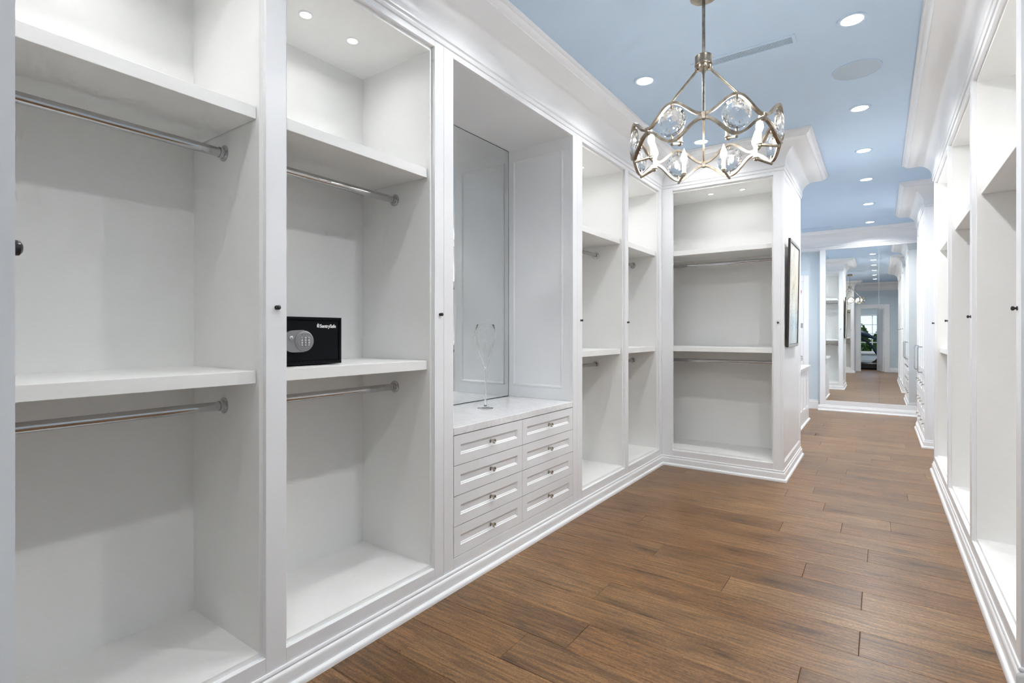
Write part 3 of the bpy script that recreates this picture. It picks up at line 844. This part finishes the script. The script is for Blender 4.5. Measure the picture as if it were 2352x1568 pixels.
for i in range(3):
    for k in range(4): box('pane', 'pane', wn, WX0 + .06 + i * pw, WX0 + .06 + (i + 1) * pw, GY - .052, GY - .048, WZ0 + .05 + k * ph, WZ0 + .05 + (k + 1) * ph)
box('window_sill', 'paint', wn, WX0 - .08, WX1 + .08, GY, GY + .05, WZ0 - .05, WZ0, .004)
# doorway: casing, open leaf
d = struct(link(bpy.data.objects.new('door_1', None)), 'white door standing open, seen in the end mirror')
for y0, y1 in ((-.86, -.84),):
    box('casing', 'paint', d, DX0 - .125, DX0, y0, y1, 0, DZ + .125, .004); box('casing', 'paint', d, DX1, DX1 + .125, y0, y1, 0, DZ + .125, .004); box('casing', 'paint', d, DX0, DX1, y0, y1, DZ, DZ + .125, .004)
box('jamb', 'paint', d, DX0, DX0 + .018, -.98, -.86, 0, DZ); box('jamb', 'paint', d, DX1 - .018, DX1, -.98, -.86, 0, DZ); box('jamb', 'paint', d, DX0 + .018, DX1 - .018, -.98, -.86, DZ - .018, DZ)
leaf = link(bpy.data.objects.new('door_leaf', None), d); leaf.location = (DX1 - .022, -.985, 0); leaf.rotation_euler = (0, 0, math.radians(75))
bm = bmesh.new(); panelled(bm, -.62, -.002, .99, 2.028, .018, .10, .016, .008, 0); bm2 = bm
panelled(bm, -.62, -.002, .008, .99, .018, .10, .016, .008, 0)
bx(bm, -.62, -.002, .0185, .038, .008, 2.028)
obj('leaf_panel', bm, 'paint', leaf)
for z in (.22, .80, 1.36, 1.88): box('hinge', 'hinge', leaf, -.03, .004, -.006, .0, z - .05, z + .05, .001)
obj('lever', tube(bmesh.new(), [(-.56, 0, 1.0), (-.56, -.05, 1.0), (-.45, -.05, 1.0)], .008, 8), 'chrome', leaf, True)
# exercise machine
t = thing('exercise_machine', 'dark navy exercise machine seen in the end mirror through the doorway', 'exercise machine', (1.45, -2.1, 0))
bm = bmesh.new(); tube(bm, [(-.60, 0, 1.30), (-.32, 0, 1.25), (-.10, 0, 1.17), (.10, 0, 1.07), (.36, 0, 1.02)], [.13, .11, .085, .035, .02], 16); obj('upper_beam', bm, 'navy', t, True)
bm = bmesh.new(); tube(bm, [(-.50, .03, 1.06), (-.28, .03, 1.05), (-.10, .03, .95), (.04, .03, .80), (.14, .03, .60), (.20, .03, .50)], .038, 14); obj('curved_arm', bm, 'navy', t, True)
bm = bmesh.new(); tube(bm, [(-.55, 0, .30), (.50, 0, .30)], .02, 12); obj('rail', bm, 'paint', t, True)
bm = bmesh.new(); bx(bm, -.55, .55, -.22, .22, .0, .24, .05); obj('base', bm, 'black', t, True)
bm = bmesh.new(); ngon_prism(bm, [(.02, .24), (.52, .24), (.46, .38), (.24, .50), (.14, .34)], 'Y', -.06, .06); obj('housing', bm, 'black', t, True)
bm = bmesh.new(); tube(bm, [(-.48, 0, .22), (-.56, 0, .7), (-.52, 0, 1.24)], .05, 12); obj('upright', bm, 'navy', t, True)
# garden beyond the window
g = struct(box('ground_garden', 'lawn', None, -12, 14, -40, GY - .12, -.8, -.6), 'lawn outside the window')
def tree(label, x, y, h, r, nleaf, seed):
    rnd = random.Random(seed)
    t = thing('tree', label, 'tree', (x, y, -.6), 0, 'trees outside the window')
    obj('trunk', tube(bmesh.new(), [(0, 0, 0), (.05, 0, h * .4), (0, .05, h * .75)], [.09, .06, .03], 8), 'bark', t, True)
    bm = bmesh.new()
    for i in range(nleaf):
        u, v_ = rnd.random() * 2 * PI, math.acos(2 * rnd.random() - 1); q = rnd.random() ** .4
        p = Vector((r * q * math.sin(v_) * math.cos(u), r * q * math.sin(v_) * math.sin(u), h * .62 + h * .40 * q * math.cos(v_)))
        d1 = Vector((rnd.gauss(0, 1), rnd.gauss(0, 1), rnd.gauss(0, 1))).normalized(); d2 = d1.orthogonal().normalized()
        L, w_ = rnd.uniform(.10, .18), rnd.uniform(.03, .05)
        bm.faces.new([bm.verts.new(p + d1 * a_ + d2 * b_) for a_, b_ in ((-L / 2, 0), (0, -w_), (L / 2, 0), (0, w_))])
    c = obj('crown', bm, 'leaf', t); c['kind'] = 'stuff'
tree('taller green tree at the left of the mirrored window view', .98, -8.0, 2.22, .36, 1500, 1)
tree('round green bush in the middle of the mirrored window view', 1.78, -8.6, 2.02, .40, 1700, 2)
tree('low green bush just outside the mirrored window', 1.40, -6.6, 1.55, .62, 2200, 3)
